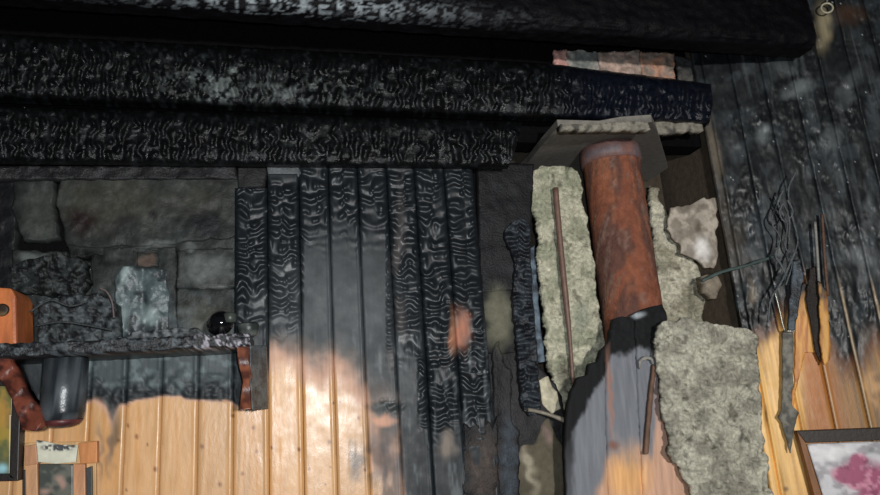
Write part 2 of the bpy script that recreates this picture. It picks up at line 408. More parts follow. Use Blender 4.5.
# plaster sheets laid bare at the left
def plaster_col(px, py):
    c = flat((38, 41, 40), px)*(.6+.8*fbm(px/22, py/18, 51))[..., None]
    S = lambda *q, **k: spot(px, py, *q, **k)
    c = mix(c, flat((56, 56, 49), px), .85*S(110, 205, 62, 34, .7, 0, 8)*(.5+fbm(px/20, py/20, 52))+.6*S(200, 198, 40, 26, .8, 0, 8))
    c = mix(c, flat((60, 63, 58), px), .8*S(38, 214, 19, 30, .6, 0, 4)+.8*S(70, 200, 10, 14, .9, 0, 4))
    c = mix(c, flat((26, 15, 15), px), .95*S(82, 221, 19, 16, .8, 0, 3))
    c = mix(c, flat((9, 9, 10), px), .95*S(152, 214, 4.5, 4.5, .8, 0, 1))
    c = mix(c, flat((19, 19, 23), px), .9*S(203, 224, 22, 13, .8, .1, 5)+.6*S(125, 228, 22, 14, .9, 0, 5))
    c = mix(c, flat((84, 90, 87), px), .85*S(38, 259, 24, 6, .5, .05, 2))
    c = mix(c, flat((80, 84, 82), px), .85*S(206, 270, 30, 19, .5, 0, 3)*(.6+.6*fbm(px/9, py/9, 53)))
    c = mix(c, flat((104, 108, 106), px), .7*S(216, 287, 16, 2.4, .7, 0, 1)+.6*S(192, 247, 9, 4, .8, 0, 3)+.55*S(155, 245, 18, 4, .8, 0, 3))
    c = mix(c, flat((104, 88, 78), px), .8*S(148, 260, 10, 7, .5, 0, 2))
    c = mix(c, flat((70, 78, 80), px), .7*ss(286, 300, py)*ss(.42, .66, fbm(px/15, py/13, 54))*ss(20, 60, px))
    c = mix(c, flat((72, 70, 58), px), .6*S(205, 320, 28, 26, .8, 0, 5))
    c = mix(c, flat((14, 14, 15), px), .9*S(88, 256, 32, 7, .6, .28, 4)+.85*S(177, 268, 2.6, 26, .6)+.9*S(40, 245, 17, 4.5, .4))
    c = mix(c, flat((15, 15, 18), px), .9*(1-ss(8, 22, px+5*(vn(py/9, py*0, 55)-.5))))
    c = c*(1.0*(.6+.8*fbm(px/6, py/6, 56))*(.55+.9*fbm(px/30, py/24, 57)))[..., None]
    return rgba(c, .5)
def pl(poly, d, col, jag=1.2, seed=3, thick=.03, amp=.003, res=2.2, mat='soot_plaster', name='plaster_panel', th=None):
    return patch(name, poly, lambda x, y: d+amp*(fbm(x/14, y/14, seed)-.5)*2, col, mat, wb, res=res, thick=thick, jag=jag, seed=seed)
for poly, d_, sd_ in [
        ([(60, 176), (150, 174), (239, 176), (239, 236), (205, 240), (178, 243), (132, 246), (98, 247), (66, 246), (62, 220), (57, 205)], -.008, 61),
        ([(14, 178), (53, 178), (53, 205), (55, 220), (58, 239), (24, 241), (12, 210)], -.014, 62),
        ([(12, 250), (66, 252), (68, 266), (12, 268)], -.012, 63),
        ([(177, 250), (239, 248), (239, 288), (205, 289), (177, 287)], -.006, 64),
        ([(177, 289), (239, 289), (239, 350), (177, 350)], -.010, 65),
        ([(92, 248), (176, 247), (176, 350), (92, 350)], -.016, 66),
        ([(-150, 176), (16, 176), (14, 350), (-150, 350)], -.020, 67),
        ([(12, 264), (94, 260), (94, 350), (12, 350)], -.022, 68),
        ([(137, 252), (159, 253), (159, 267), (138, 266)], -.010, 69),
        ([(66, 243), (130, 243), (176, 240), (239, 233), (239, 250), (176, 251), (130, 253), (70, 258)], -.018, 71)]:
    pl(poly, d_, plaster_col, seed=sd_, amp=.005, res=1.7, jag=2.4)
# charred sill under the logs and blackened boards between the middle planks and the niche
pl([(-150, 166), (236, 166), (238, 178), (-150, 180)], .004, speckled((26, 26, 28), .5, .6, 7, 72), amp=.008, mat='char', name='charred_lath', res=1.8, seed=72)
pl([(238, 167), (266, 167), (266, 186), (238, 188)], .000, speckled((26, 26, 27), .6, .5, 9, 73), mat='char', amp=.008, name='charred_lath', seed=73)
pl([(267, 167), (300, 167), (299, 176), (268, 176)], .010, speckled((84, 88, 90), .5, .4, 9, 74), mat='char', name='charred_lath', seed=74)
def mid_col(px, py):
    S = lambda *q, **k: spot(px, py, *q, **k)
    c = flat((13, 13, 16), px)*(.4+1.2*fbm(px/9, py/14, 171))[..., None]
    c = mix(c, flat((100, 98, 82), px), .9*S(499, 318, 15, 34, .6, 0, 4))
    c = mix(c, flat((48, 44, 44), px), .6*S(530, 400, 40, 60, .8, 0, 8)*(.5+fbm(px/11, py/14, 172)))
    c = mix(c, flat((66, 56, 50), px), .8*S(482, 470, 17, 46, .6, 0, 5)*(.5+fbm(px/6, py/24, 173)))
    c = mix(c, flat((56, 64, 72), px), .8*S(508, 470, 10, 60, .7, 0, 5)*(.5+fbm(px/5, py/24, 174)))
    return rgba(c, .6)
pl([(478, 162), (534, 164), (530, 250), (522, 290), (482, 292), (480, 250)], -.016, mid_col, name='charred_board', mat='char', seed=75, amp=.006)
pl([(480, 280), (516, 278), (520, 352), (482, 356)], -.018, mid_col, name='plaster_panel', seed=76, amp=.004, jag=2.5, thick=.015)
pl([(486, 330), (530, 330), (539, 366), (552, 380), (562, 396), (574, 470), (520, 470), (494, 460)], -.024, mid_col, name='charred_board', mat='char', seed=77, amp=.006)
pl([(464, 424), (470, 430), (476, 419), (481, 432), (487, 421), (493, 430), (498, 416), (501, 640), (464, 640)], .014, mid_col, name='charred_board', mat='char', seed=78, thick=.012, jag=3.0, amp=.006)
pl([(493, 352), (499, 340), (505, 362), (512, 372), (513, 420), (519, 436), (522, 640), (499, 640), (496, 440)], -.008, mid_col, name='charred_board', mat='char', seed=79, jag=3.0, amp=.006)
def oliv(px, py):
    c = flat((84, 78, 64), px)*(.7+.6*fbm(px/16, py/22, 80))[..., None]
    c = mix(c, flat((150, 142, 124), px), .9*spot(px, py, 530, 470, 5, 26, .8, -.25, 5, 81))
    c = mix(c, flat((120, 110, 96), px), .8*spot(px, py, 522, 452, 5, 10, .8, 0, 4, 82))
    c = mix(c, flat((130, 108, 104), px), .7*spot(px, py, 546, 435, 4, 14, .8, -.2, 3, 83))
    return rgba(c, .75)
pl([(517, 456), (526, 446), (536, 444), (544, 424), (549, 416), (556, 436), (562, 446), (572, 640), (522, 640)], -.016, oliv, name='plaster_panel', seed=80, jag=3.0)

# side wall at the right: backing and its boards
bm = prism([RA+RH*(-.10)*0-RN*.035+A1([0, 0, -RA[2]]), RA+RH*1.5-RN*.035+A1([0, 0, -RA[2]]), RA+RH*1.5-RN*.035+A1([0, 0, HC-RA[2]]), RA-RN*.035+A1([0, 0, HC-RA[2]])], -RN*.05)
wr = solid('wall_right', bm, 'soot_dark'); tag(wr, kind='structure')
rx_ = A1([740, 768, 778, 786, 796, 803, 812, 818, 826, 834, 846, 860, 874, 900, 1000.])
ry_ = A1([360, 338, 322, 318, 300, 284, 296, 300, 332, 352, 372, 374, 350, 352, 350.])
def right_colour(px, py):
    yb = np.interp(px, rx_, ry_)+5*(fbm(px/7, py/30, 91)-.5)*2
    t = (py-yb)/30+.9*(fbm(px/12, py/30, 92)-.5)
    soot = flat((20, 23, 25), px)*(.6+.5*fbm(px/30, py/30, 93))[..., None]
    along_ = sref(px, py)-92
    soot = mix(soot, flat((60, 68, 72), px), .45*ss(.48, .72, fbm(px/15, py/17, 90)))
    soot = mix(soot, flat((84, 90, 92), px), .35*ss(.6, .8, fbm(along_/4.5, py/60, 94)))
    soot = mix(soot, flat((112, 118, 118), px), .7*spot(px, py, 798, 89, 18, 7, .8, -.35, 4)+.75*spot(px, py, 763, 133, 9, 11, .8, 0, 3))
    soot = mix(soot, flat((92, 98, 100), px), .6*spot(px, py, 852, 85, 10, 24, .9, .6, 9)+.5*spot(px, py, 785, 68, 10, 12, .9, 0, 6)+.55*spot(px, py, 832, 138, 9, 16, .9, .2, 9))
    soot = mix(soot, flat((112, 116, 118), px), .6*spot(px, py, 862, 258, 12, 22, .9, -.3, 9)+.4*spot(px, py, 872, 215, 10, 20, .9, 0, 9))
    soot = mix(soot, flat((196, 204, 208), px), .6*speck(px+6*vn(px/9, py/9, 88), py+6*vn(px/9, py/9, 89), 2.2, 1.3, 95))
    soot = mix(soot, flat((146, 134, 106), px), .85*spot(px, py, 823, 26, 10, 26, .8, -.15, 4))
    soot = mix(soot, flat((74, 52, 36), px), .6*spot(px, py, 848, 16, 18, 12, .9, 0, 4))
    soot = mix(soot, flat((106, 84, 66), px), .5*spot(px, py, 870, 352, 12, 30, .9, 0, 6))
    S = lambda *q: spot(px, py, *q)
    soot = mix(soot, flat((104, 94, 80), px), .75*S(713, 150, 7, 46, .8, -.18, 3))
    soot = mix(soot, flat((78, 70, 60), px), .6*S(722, 215, 8, 30, .9, -.1, 4)+.5*S(735, 250, 14, 40, .9, 0, 6))
    soot = mix(soot, flat((130, 118, 102), px), .75*S(752, 293, 6, 15, .9, -.1, 4))
    soot = mix(soot, flat((14, 12, 11), px), .85*S(752, 318, 24, 14, .8, 0, 5)+.7*S(745, 200, 10, 34, .9, -.1, 6)+.6*S(764, 280, 8, 26, .9, 0, 5))
    # bare wood: pale by the corner, browned further out
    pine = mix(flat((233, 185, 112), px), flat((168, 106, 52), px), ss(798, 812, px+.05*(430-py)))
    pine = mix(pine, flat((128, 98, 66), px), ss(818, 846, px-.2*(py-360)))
    pine = pine*(1+.22*(fbm(along_/2.6, py/80, 96)-.5)*2)[..., None]
    pine = mix(pine, flat((176, 126, 66), px), .5*ss(.55, .75, vn(along_/3, py/70, 97)))
    pine = mix(pine, flat((206, 160, 108), px), .6*spot(px, py, 872, 388, 8, 22, .9, 0, 6))
    pine = mix(pine, flat((90, 66, 44), px), .8*spot(px, py, 786, 489, 3, 3, .8)+.5*spot(px, py, 766, 415, 2, 12, .8))
    c = mix(soot, flat((104, 66, 40), px), ss(-.7, -.1, t)*.8)
    c = mix(c, pine, ss(-.3, .5, t))
    for s_ in (829, 863, 897):
        ln = np.exp(-((along_+92-s_-2.2)/1.2)**2)*ss(270, 300, py)
        c = mix(c, flat((196, 172, 140), px), .75*ln)
    return rgba(c, np.clip(.45+.25*(fbm(px/8, py/8, 98)-.5), .25, .9))
seams = [700, 731, 763, 795, 829, 863, 897, 931, 965, 1000]
for k in range(len(seams)-1):
    sx = upx
    y0, y1 = -30, 640
    l0, l1 = seams[k]+.1, seams[k+1]-.1
    poly = [(sx(l0, y0), y0), (sx(l1, y0), y0), (sx(l1, y1), y1), (sx(l0, y1), y1)]
    def cornerx(y): return upx(772, y, 495)
    poly2 = []
    ys_ = np.linspace(y0, y1, 60)
    L = [(max(sx(l0, y), cornerx(y)), y) for y in ys_]; Rr = [(sx(l1, y), y) for y in ys_]
    keep = [i for i in range(60) if Rr[i][0] > L[i][0]+2]
    if len(keep) < 3: continue
    poly = [Rr[i] for i in keep]+[L[i] for i in keep[::-1]]
    def dfn(px, py, l0=l0, l1=l1, k=k):
        u = (sref(px, py)-l0)/(l1-l0); e = np.minimum(u, 1-u)*(l1-l0)
        yb = np.interp(px, rx_, ry_)
        up = ss(40, -20, py-yb) if False else 1-ss(-40, 20, py-yb)
        d = .012-(.006-.0045*up)*(1-ss(0, 2.2, e))+(1-up*.7)*.0035*np.exp(-((u-.06)/.05)**2)
        return d+up*.010*(fbm(px/11, py/26, 99)-.5)+up*.008*(fbm(px/4, py/7, 100)-.5)*ss(.45, .6, fbm(px/30, py/30, 101))
    patch('plank', poly, dfn, right_colour, 'board', wr, res=1.2, thick=.03, Pf=Q)

# ------------------------------------------------------------------ charred wall logs
def log(poly, d0, bulge, ytop, ybot, seed, slant, label, period=10.0):
    def dfn(px, py):
        v = np.clip((py-ytop(px))/(ybot(px)-ytop(px)), 0, 1)
        prof = np.sqrt(np.clip(1-(2*v-1)**6, 0, 1))
        r = along(px, py, period, seed, 2.6, slant)
        rr = r*(.55+.9*fbm(px/60, py/30, seed+5))
        return d0+bulge*prof+rr*.010*(.35+.65*ss(0, .25, np.minimum(v, 1-v)))+.006*(fbm(px/5, py/5, seed+9)-.5)
    def cfn(px, py):
        c = flat((9, 10, 11), px)*(.75+.6*fbm(px/25, py/14, seed+20))[..., None]
        c = mix(c, flat((38, 42, 45), px), .6*ss(.55, .78, fbm(px/4, py/5, seed+21)))
        glint = .85*spot(px, py, 215, 84, 60, 14, .9, .05, 12)*ss(.45, .62, fbm(px/6, py/5, seed+22))+.6*spot(px, py, 300, 90, 90, 12, .9, .05, 9)*ss(.55, .7, fbm(px/5, py/5, seed+23))  # pale glints of light painted into the log colour
        c = mix(c, flat((104, 112, 110), px), np.clip(glint, 0, 1))
        c = mix(c, flat((14, 18, 32), px), .6*ss(540, 600, px))
        return rgba(c, np.clip(.34+.4*(fbm(px/7, py/7, seed+24)-.5), .2, .8))
    o = patch('charred_log', poly, dfn, cfn, 'char', None, res=1.35, thick=d0-.014, jag=.9, seed=seed)
    return tag(o, label, 'log', 'charred wall logs')
ut = lambda x: 34+.0535*x+.07*np.maximum(0, np.asarray(x)-545); ub = lambda x: 99+.036*x
lt = lambda x: 106+.030*x; lb = lambda x: 163.5+.010*x
log([(-200, ut(-200)), (300, ut(300)), (545, ut(545)), (711, ut(711)), (713, 104), (709, ub(709)), (300, ub(300)), (-200, ub(-200))], .035, .045, ut, ub, 201, .12, 'upper long charred log running from wall shelf side past the flue pipe')
log([(-200, lt(-200)), (300, lt(300)), (522, lt(522)), (517, 145), (508, lb(508)), (300, lb(300)), (-200, lb(-200))], .02, .04, lt, lb, 202, .10, 'lower shorter charred log stopping short of the flue plate')
# reddish brickwork above the upper log
for k, (poly, rgb, rgb2) in enumerate([
        ([(554, 50), (566, 49), (569, 70), (555, 70)], (196, 150, 140), (168, 128, 118)),
        ([(567, 50), (598, 52), (600, 74), (568, 71)], (120, 122, 118), (158, 152, 144)),
        ([(599, 53), (640, 51), (642, 79), (600, 75)], (186, 160, 146), (140, 130, 122)),
        ([(641, 53), (674, 53), (676, 84), (643, 80)], (188, 142, 118), (150, 132, 120)),
        ([(678, 56), (704, 60), (706, 90), (680, 86)], (58, 58, 58), (84, 82, 78))]):
    o = patch('brick', poly, lambda x, y: -.022+.03*(fbm(x/7, y/6, 120+k)-.5), speckled(rgb, .85, .5, 9, 121+k, rgb2), 'clay', wb, res=1.3, thick=.02, jag=3.0, seed=120+k, back=True)
# ceiling beam
e0 = pt(120, 0, .22); zb = float(e0[2])
xe = float(PZ(A1(808.), A1(52.), zb)[0])
bgm = empty('ceiling_beam', (xe-1.5, -.2, zb), 'massive blackened ceiling beam crossing above the wall logs', 'beam')
yb0, yb1 = -.24, -.165
# side face and underside as one displaced shell
def beam():
    x = np.linspace(XL+.02, xe, 420); n = 54
    prof = []
    for t in np.linspace(0, 1, n):
        s = t*(.075+.26)
        if s < .075: prof.append((yb1-s, zb))
        else: prof.append((yb0, zb+s-.075))
    prof = A1(prof); verts = []; 
    for i, (yy, zz) in enumerate(prof):
        cor = np.exp(-((i/n-.224)/.05)**2)
        h = .012*(fbm(x*38, np.full(x.shape, i*.35), 131)-.5)+.014*cor*(fbm(x*26, np.full(x.shape, i*.5), 132)-.2)
        verts.append(np.stack([x, yy-h*(i/n > .2)+.012*cor, zz-h*.6*(i/n < .3)+.012*cor], 1))
    verts = A1(verts); nn = verts.shape[1]; f = []
    for i in range(n-1):
        for j in range(nn-1): f.append((i*nn+j, i*nn+j+1, (i+1)*nn+j+1, (i+1)*nn+j))
    top = len(verts.reshape(-1, 3)); vv = verts.reshape(-1, 3)
    extra = A1([[x[0], yb1, zb+.26], [x[-1], yb1, zb+.26]]); vv = np.concatenate([vv, extra])
    f.append(tuple([i*nn for i in range(n)]+[top])[::-1]); f.append(tuple([i*nn+nn-1 for i in range(n)]+[top+1]))
    f.append((top, top+1, nn-1, 0)); f.append(((n-1)*nn, (n-1)*nn+nn-1, top+1, top))
    px, py = pix(vv); s = vv[:, 0]; q = vv[:, 2]*1.0+vv[:, 1]
    c = flat((10, 9, 12), px)*(.7+.6*fbm(s*14, q*18, 133))[..., None]
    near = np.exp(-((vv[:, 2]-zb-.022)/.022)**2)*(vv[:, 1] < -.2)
    glint = near*ss(.47, .62, fbm(s*90, q*300, 134, 3))*np.exp(-((s-.0)/.36)**2)  # highlight painted along the beam's lower front edge
    c = mix(c, flat((150, 158, 162), px), np.clip(glint*1.1, 0, .9))
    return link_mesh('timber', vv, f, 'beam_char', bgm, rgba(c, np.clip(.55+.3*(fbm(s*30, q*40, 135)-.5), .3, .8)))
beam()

# ------------------------------------------------------------------ flue, plate and insulation
zp = float(pt(527, 164, -.15)[2])
solid('niche_header', box3(XA, XC+.012, .05, .12, zp+.03, HC), 'soot_dark', wb)
pl_px = [(527, 164), (542, 145), (558, 127), (600, 128), (622, 124), (652, 122), (657, 132), (668, 168)]
pp = [PZ(A1(float(a)), A1(float(b)), zp) for a, b in pl_px]
pp.append(A1([pp[-1][0], .29, zp])); pp.append(A1([pp[0][0], .29, zp]))
bm = prism(pp, A1([0, 0, .022]))
fp = solid('flue_plate', bm, 'metal_soot', None, (118, 113, 105), .75, (88, 84, 79)); tag(fp, 'grey sooty horizontal plate the flue pipe passes up through', 'plate')
# crumbled mortar on its front edge
for k, (poly, lab) in enumerate([([(560, 125), (596, 124), (622, 121), (648, 122), (650, 129), (620, 129), (598, 129), (562, 130)], 'thin pale mortar crust on the plate edge directly above the flue pipe'),
                                 ([(650, 122), (664, 120), (676, 124), (690, 120), (702, 124), (704, 131), (690, 130), (674, 133), (658, 131), (651, 130)], 'thick pale mortar lump on the plate edge beside the flue pipe')]):
    yf = -float(pp[4][1])+.034 if k == 0 else .05
    o = patch('mortar_lump', poly, lambda x, y: yf+.02*(fbm(x/6, y/5, 140+k)-.3), speckled((134, 128, 116), .9, .5, 6, 141+k, (80, 77, 71)), 'clay', None, res=1.3, thick=.03, jag=1.6, seed=140+k, back=True)
    tag(o, lab, 'mortar', 'mortar on the flue plate')
# flue: leaning clay pipe
ca = A1([*PZ(A1(611.), A1(139.), zp)]); fr_ = .084
top_c = A1([float(pt(610.5, 162, 0)[0]), -float(ca[1])*0-0.0, zp])
top_c = A1([float(pt(610.5, 160, -float(ca[1])-fr_)[0]), float(ca[1])+fr_, zp])
bot_c = A1([top_c[0], top_c[1], float(pt(638, 350, .0)[2])])
fl_ = empty('flue_pipe', bot_c, 'rusty orange round flue pipe standing between the insulation batts', 'pipe')
def flue():
    seg, nr = 72, 120; vs_ = []; cs = []
    for i in range(nr):
        t = i/(nr-1); c = bot_c+(top_c-bot_c)*t
        a = np.linspace(0, 2*math.pi, seg, endpoint=False)
        r = fr_*(1+.035*(fbm(np.cos(a)*3+5, np.sin(a)*3+t*14, 150)-.5)+.015*(fbm(np.cos(a)*9+5, np.sin(a)*9+t*40, 151)-.5))*(1+.04*(1-t))
        vs_.append(np.stack([c[0]+r*np.cos(a), c[1]+r*np.sin(a), np.full(seg, c[2])], 1))
        n = fbm(np.cos(a)*2.5+9, np.sin(a)*2.5+t*9, 152)
        col = mix(np.broadcast_to(lin(126, 76, 57), (seg, 3)), np.broadcast_to(lin(96, 66, 57), (seg, 3)), ss(.42, .62, n))
        n2 = fbm(np.cos(a)*5+9, np.sin(a)*5+t*9, 153)
        col = mix(col, np.broadcast_to(lin(150, 94, 66), (seg, 3)), ss(.55, .75, n2)*.7*(.4+.6*t))
        col = mix(col, np.broadcast_to(lin(128, 104, 92), (seg, 3)), .6*ss(.6, .75, fbm(np.cos(a)*7, np.sin(a)*7+t*22, 154)))
        cs.append(rgba(col, .9))
    f = []
    for i in range(nr-1):
        for s in range(seg): f.append((i*seg+s, i*seg+(s+1) % seg, (i+1)*seg+(s+1) % seg, (i+1)*seg+s))
    f.append(tuple(range(seg))[::-1]); f.append(tuple(range((nr-1)*seg, nr*seg)))
    return link_mesh('pipe_wall', np.concatenate(vs_), f, 'clay', fl_, np.concatenate(cs))
flue()
o = solid('collar', lathe([(fr_*1.0, -.05), (fr_*1.07, -.05), (fr_*1.09, -.03), (fr_*1.09, -.001), (fr_*1.0, -.001)], top_c, 64), 'metal_soot', fl_, (98, 88, 92), .6, (116, 82, 74), smooth=True)
o['label'] = 'grey collar ring at the top of the flue'

def wool_d(base, amp, seed):
    return lambda x, y: base+amp*(fbm(x/17, y/17, seed)-.5)*2+amp*1.1*(fbm(x/4.5, y/4.5, seed+1)-.5)*2+amp*.4*(vn(x/1.7, y/1.7, seed+2)-.5)
def wool_c(rgb, rgb2, seed, holes=()):
    def f(px, py):
        c = mix(flat(rgb, px), flat(rgb2, px), ss(.4, .62, fbm(px/16, py/14, seed+5)))
        c = c*(.84+.32*fbm(px/3, py/3, seed+6))[..., None]
        c = mix(c, flat((84, 80, 68), px), .6*ss(.66, .76, fbm(px/7, py/7, seed+7)))
        for h in holes: c = mix(c, flat(h[5], px), h[4]*spot(px, py, *h[:4], .8, 0, 4, seed))
        return rgba(c, 1.0)
    return f
def wool(poly, base, amp, rgb, rgb2, seed, label, thick=.03, holes=(), jag=4.5, lean=0.0):
    wd = wool_d(base, amp, seed)
    o = patch('insulation_batt', poly, (lambda x, y: wd(x, y)+lean*(y-300)), wool_c(rgb, rgb2, seed, holes), 'wool', None, res=1.4, thick=thick, jag=jag, seed=seed, sc=9, back=True)
    return tag(o, label, 'insulation', 'mineral wool batts around the flue')
wool([(532, 170), (543, 165), (566, 164), (578.5, 170), (588.5, 230), (598.5, 300), (604, 345), (600, 420), (572, 425), (560, 400), (549, 360), (545, 320), (541, 280), (538, 230), (535, 212), (531, 204)], -.034, .012, (192, 188, 166), (160, 160, 138), 160,
     'tall torn grey green insulation batt beside the flue with thin rod against it', holes=[(540, 330, 8, 14, .7, (62, 58, 48)), (582, 320, 8, 20, .5, (100, 112, 100)), (546, 382, 7, 22, .8, (52, 46, 38)), (566, 380, 10, 26, .6, (60, 54, 46))])
wool([(650, 184), (657, 190), (662, 206), (672, 226), (684, 252), (696, 266), (703, 290), (704, 330), (690, 345), (668, 350), (663, 310), (655, 240)], -.055, .013, (200, 194, 174), (158, 152, 132), 170,
     'narrow pale insulation strip between the flue and the dark hollow', holes=[(692, 300, 5, 30, .6, (110, 106, 92))])
wool([(658, 324), (690, 318), (722, 326), (750, 328), (759, 336), (760, 372), (763, 440), (772, 500), (775, 640), (712, 640), (696, 500), (682, 470), (671, 452), (668, 430), (662, 400), (656, 366)], .135, .013, (186, 182, 165), (152, 148, 134), 180,
     'wide ragged grey insulation batt hanging beside the burnt boxed boards', thick=.015, holes=[(730, 370, 6, 6, .5, (84, 80, 70)), (690, 443, 5, 4, .8, (58, 56, 48)), (741, 438, 4, 5, .8, (58, 56, 48)), (732, 412, 4, 8, .7, (72, 68, 54))])
# torn pale plaster beside the hollow
def chunk_c(px, py):
    c = mix(flat((176, 166, 152), px), flat((134, 124, 112), px), ss(.4, .6, fbm(px/9, py/9, 191)))
    c = mix(c, flat((232, 228, 222), px), .9*spot(px, py, 702, 250, 13, 14, .9, 0, 5))
    c = mix(c, flat((88, 80, 68), px), .8*spot(px, py, 698, 228, 3, 6, .8, 0, 2)+.6*spot(px, py, 690, 205, 16, 8, .9, 0, 4))
    return rgba(c, .8)
o = patch('plaster_chunk', [(670, 205), (684, 208), (700, 199), (717, 196), (717, 225), (719, 250), (713, 266), (704, 268), (696, 258), (684, 252), (676, 240), (668, 228)], lambda x, y: -.012+.010*(fbm(x/12, y/12, 190)-.5), chunk_c, 'soot_plaster', None, res=1.3, thick=.012, jag=4, seed=190, back=True)
tag(o, 'pale torn plaster chunk hanging in the hollow beside the flue', 'plaster')
o = patch('plaster_chunk', [(540, 380), (548, 377), (556, 392), (560, 408), (552, 414), (543, 404)], lambda x, y: -.02+.02*(fbm(x/7, y/7, 192)-.5), speckled((176, 168, 146), .85, .4, 6, 193), 'soot_plaster', None, res=1.3, thick=.03, jag=1.5, seed=192, back=True)
tag(o, 'small cream plaster chip above the bent nail rod', 'plaster')
o = patch('plaster_chunk', [(704, 276), (716, 272), (722, 284), (717, 298), (706, 292)], lambda x, y: .02+.02*(fbm(x/7, y/7, 194)-.5), speckled((128, 118, 104), .85, .4, 6, 195), 'soot_plaster', None, res=1.4, thick=.04, jag=2, seed=194, back=True)
tag(o, 'small beige plaster lump under the bent pipe end', 'plaster')

# boxed boards in front of the flue, burnt through at the top
bp = empty('burnt_boxing', pt(620, 640, .10), 'boards burnt away at the top in front of the flue pipe', 'boards')
def box_col(px, py):
    top = np.interp(px, [560, 572, 590, 612, 640, 664, 690], [395, 392, 362, 334, 322, 330, 420])
    t = (py-top)
    yg = np.interp(px, [565, 575, 590, 604, 612, 645, 660, 667, 690], [446, 428, 398, 376, 355, 348, 350, 353, 420])
    c = mix(flat((6, 7, 9), px), flat((110, 112, 117), px), ss(-4, 5, py-yg+14*(fbm(px/5, py/8, 211)-.5)))
    c = mix(c, flat((10, 10, 12), px), .9*(1-ss(570, 577, px+5*(fbm(px/4, py/12, 217)-.5)))*(1-.4*ss(440, 500, py)))
    c = c*(.86+.3*fbm(px/2.2, py/50, 212))[..., None]
    warm = ss(-.3, .9, (py-np.interp(px, [565, 590, 604, 612, 640, 652, 662, 690], [560, 500, 462, 444, 442, 446, 380, 420]))/34+.8*(fbm(px/8, py/16, 213)-.5))
    warmc = mix(flat((190, 150, 126), px), flat((212, 160, 106), px), spot(px, py, 628, 476, 26, 36, .7))
    warmc = warmc*(1+.25*(fbm(px/2, py/50, 214)-.5)*2)[..., None]
    c = mix(c, warmc, warm)
    c = mix(c, flat((150, 108, 92), px), .8*spot(px, py, 610, 395, 3, 50, .9, -.05, 1.5))
    c = mix(c, flat((120, 66, 36), px), .7*spot(px, py, 613, 446, 6, 5, .9, 0, 2))
    c = mix(c, flat((186, 150, 134), px), .7*spot(px, py, 661, 420, 5, 50, .9, -.12, 2))
    c = mix(c, flat((168, 174, 178), px), .8*spot(px, py, 637, 315, 7, 4, .8, -.3, 3))
    return rgba(c, .85)
bparts = [[(569, 404), (574, 388), (579, 378), (588, 375), (590, 363), (599, 361), (602, 349), (605, 347), (606, 430), (608, 500), (609, 640), (568, 640), (568, 500), (566, 440)],
          [(606, 347), (610, 343), (612, 330), (614, 319), (622, 316), (629, 318), (634, 314), (638, 400), (643, 500), (648, 640), (610.5, 640), (609.5, 500), (607, 420)],
          [(635.5, 313), (646, 308), (662, 304), (666, 312), (667, 330), (667, 350), (666, 366), (666, 400), (670, 440), (684, 476), (694, 500), (716, 640), (649.5, 640), (644.5, 500), (639.5, 400)]]
for k, poly in enumerate(bparts):
    patch('plank', poly, lambda x, y, k=k: .088+.004*k-.005*(k == 1)+.0015*(fbm(x/2.4, y/60, 215)-.5)*2+.010*(fbm(x/5, y/5, 216)-.5)*(1-ss(345, 385, y)), box_col, 'board', bp, res=1.4, thick=.02, jag=1.3, seed=220+k, back=True)
# hanging stick and small curl
o = patch('hanging_splinter', [(653.5, 365), (656, 366), (653, 400), (648.5, 454), (645, 455), (647.5, 420), (650.5, 390)], .114, speckled((100, 74, 58), .7, .4, 9, 231), 'board', None, res=1.3, thick=.012, jag=.5, back=True)
tag(o, 'thin brown splinter hanging down over the burnt boxed boards', 'splinter')
o = tube('curled_strip', [pt(640, 369, .105), pt(640, 362, .108), pt(645, 358, .112), pt(651, 359, .112), pt(653, 364, .11)], [.002, .004, .005, .004, .002], 'wool', None, (150, 146, 138), .9)
tag(o, 'short grey curled strip at the top of the hanging splinter', 'strip')
# rods
o = tube('metal_rod', [pt(555.5, 188, -.008), pt(560, 240, -.008), (pt(566, 300, -.008)), pt(570, 340, -.008), pt(573, 384, -.008)], [.0085, .0085, .0085, .0055, .005], 'metal_soot', None, (104, 78, 66), .5, 10)
tag(o, 'long thin brown rod standing against the insulation beside flue', 'rod')
o = tube('nail_rod', [pt(525, 409, .0), pt(540, 412, .02), pt(553, 416, .03), pt(566, 421, .04)], [.006, .005, .005, .008], 'metal_soot', None, (120, 112, 98), .5, 8)
tag(o, 'short bent grey nail rod sticking out sideways under plaster chip', 'rod')

# narrow charred upright beside the insulation
def lath(poly, d, seed, label, per=8.5, rgb=(22, 25, 30)):
    def dfn(px, py):
        x0 = A1(poly, float)[:, 0].min(); x1 = A1(poly, float)[:, 0].max()
        return d+.012*across(px, py, x0, x1, per, seed, 2.4, 1.5)+.006*(fbm(px/4, py/4, seed)-.5)
    o = patch('charred_upright', poly, dfn, speckled(rgb, .42, .6, 6, seed+3, (44, 50, 56)), 'char', None, res=1.2, thick=.02+d, jag=1.3, seed=seed, back=True)
    return tag(o, label, 'stud')
lath([(504, 232), (512, 222), (524, 218), (530, 226), (533, 300), (537, 350), (541, 414), (531, 416), (522, 405), (518, 350), (513, 300), (516, 262)], .0, 241, 'narrow charred upright stud beside the tall insulation batt')
o = patch('blue_grey_sliver', [(528, 250), (534, 245), (538, 290), (541, 330), (545, 362), (538, 362), (534, 330), (530, 290)], lambda x, y: -.028+.004*(fbm(x/5, y/9, 243)-.5), speckled((92, 106, 118), .5, .5, 8, 244, (40, 48, 58)), 'char', None, res=1.5, thick=.01, jag=1, back=True)
tag(o, 'blue grey sliver of wood between charred stud and insulation', 'sliver')

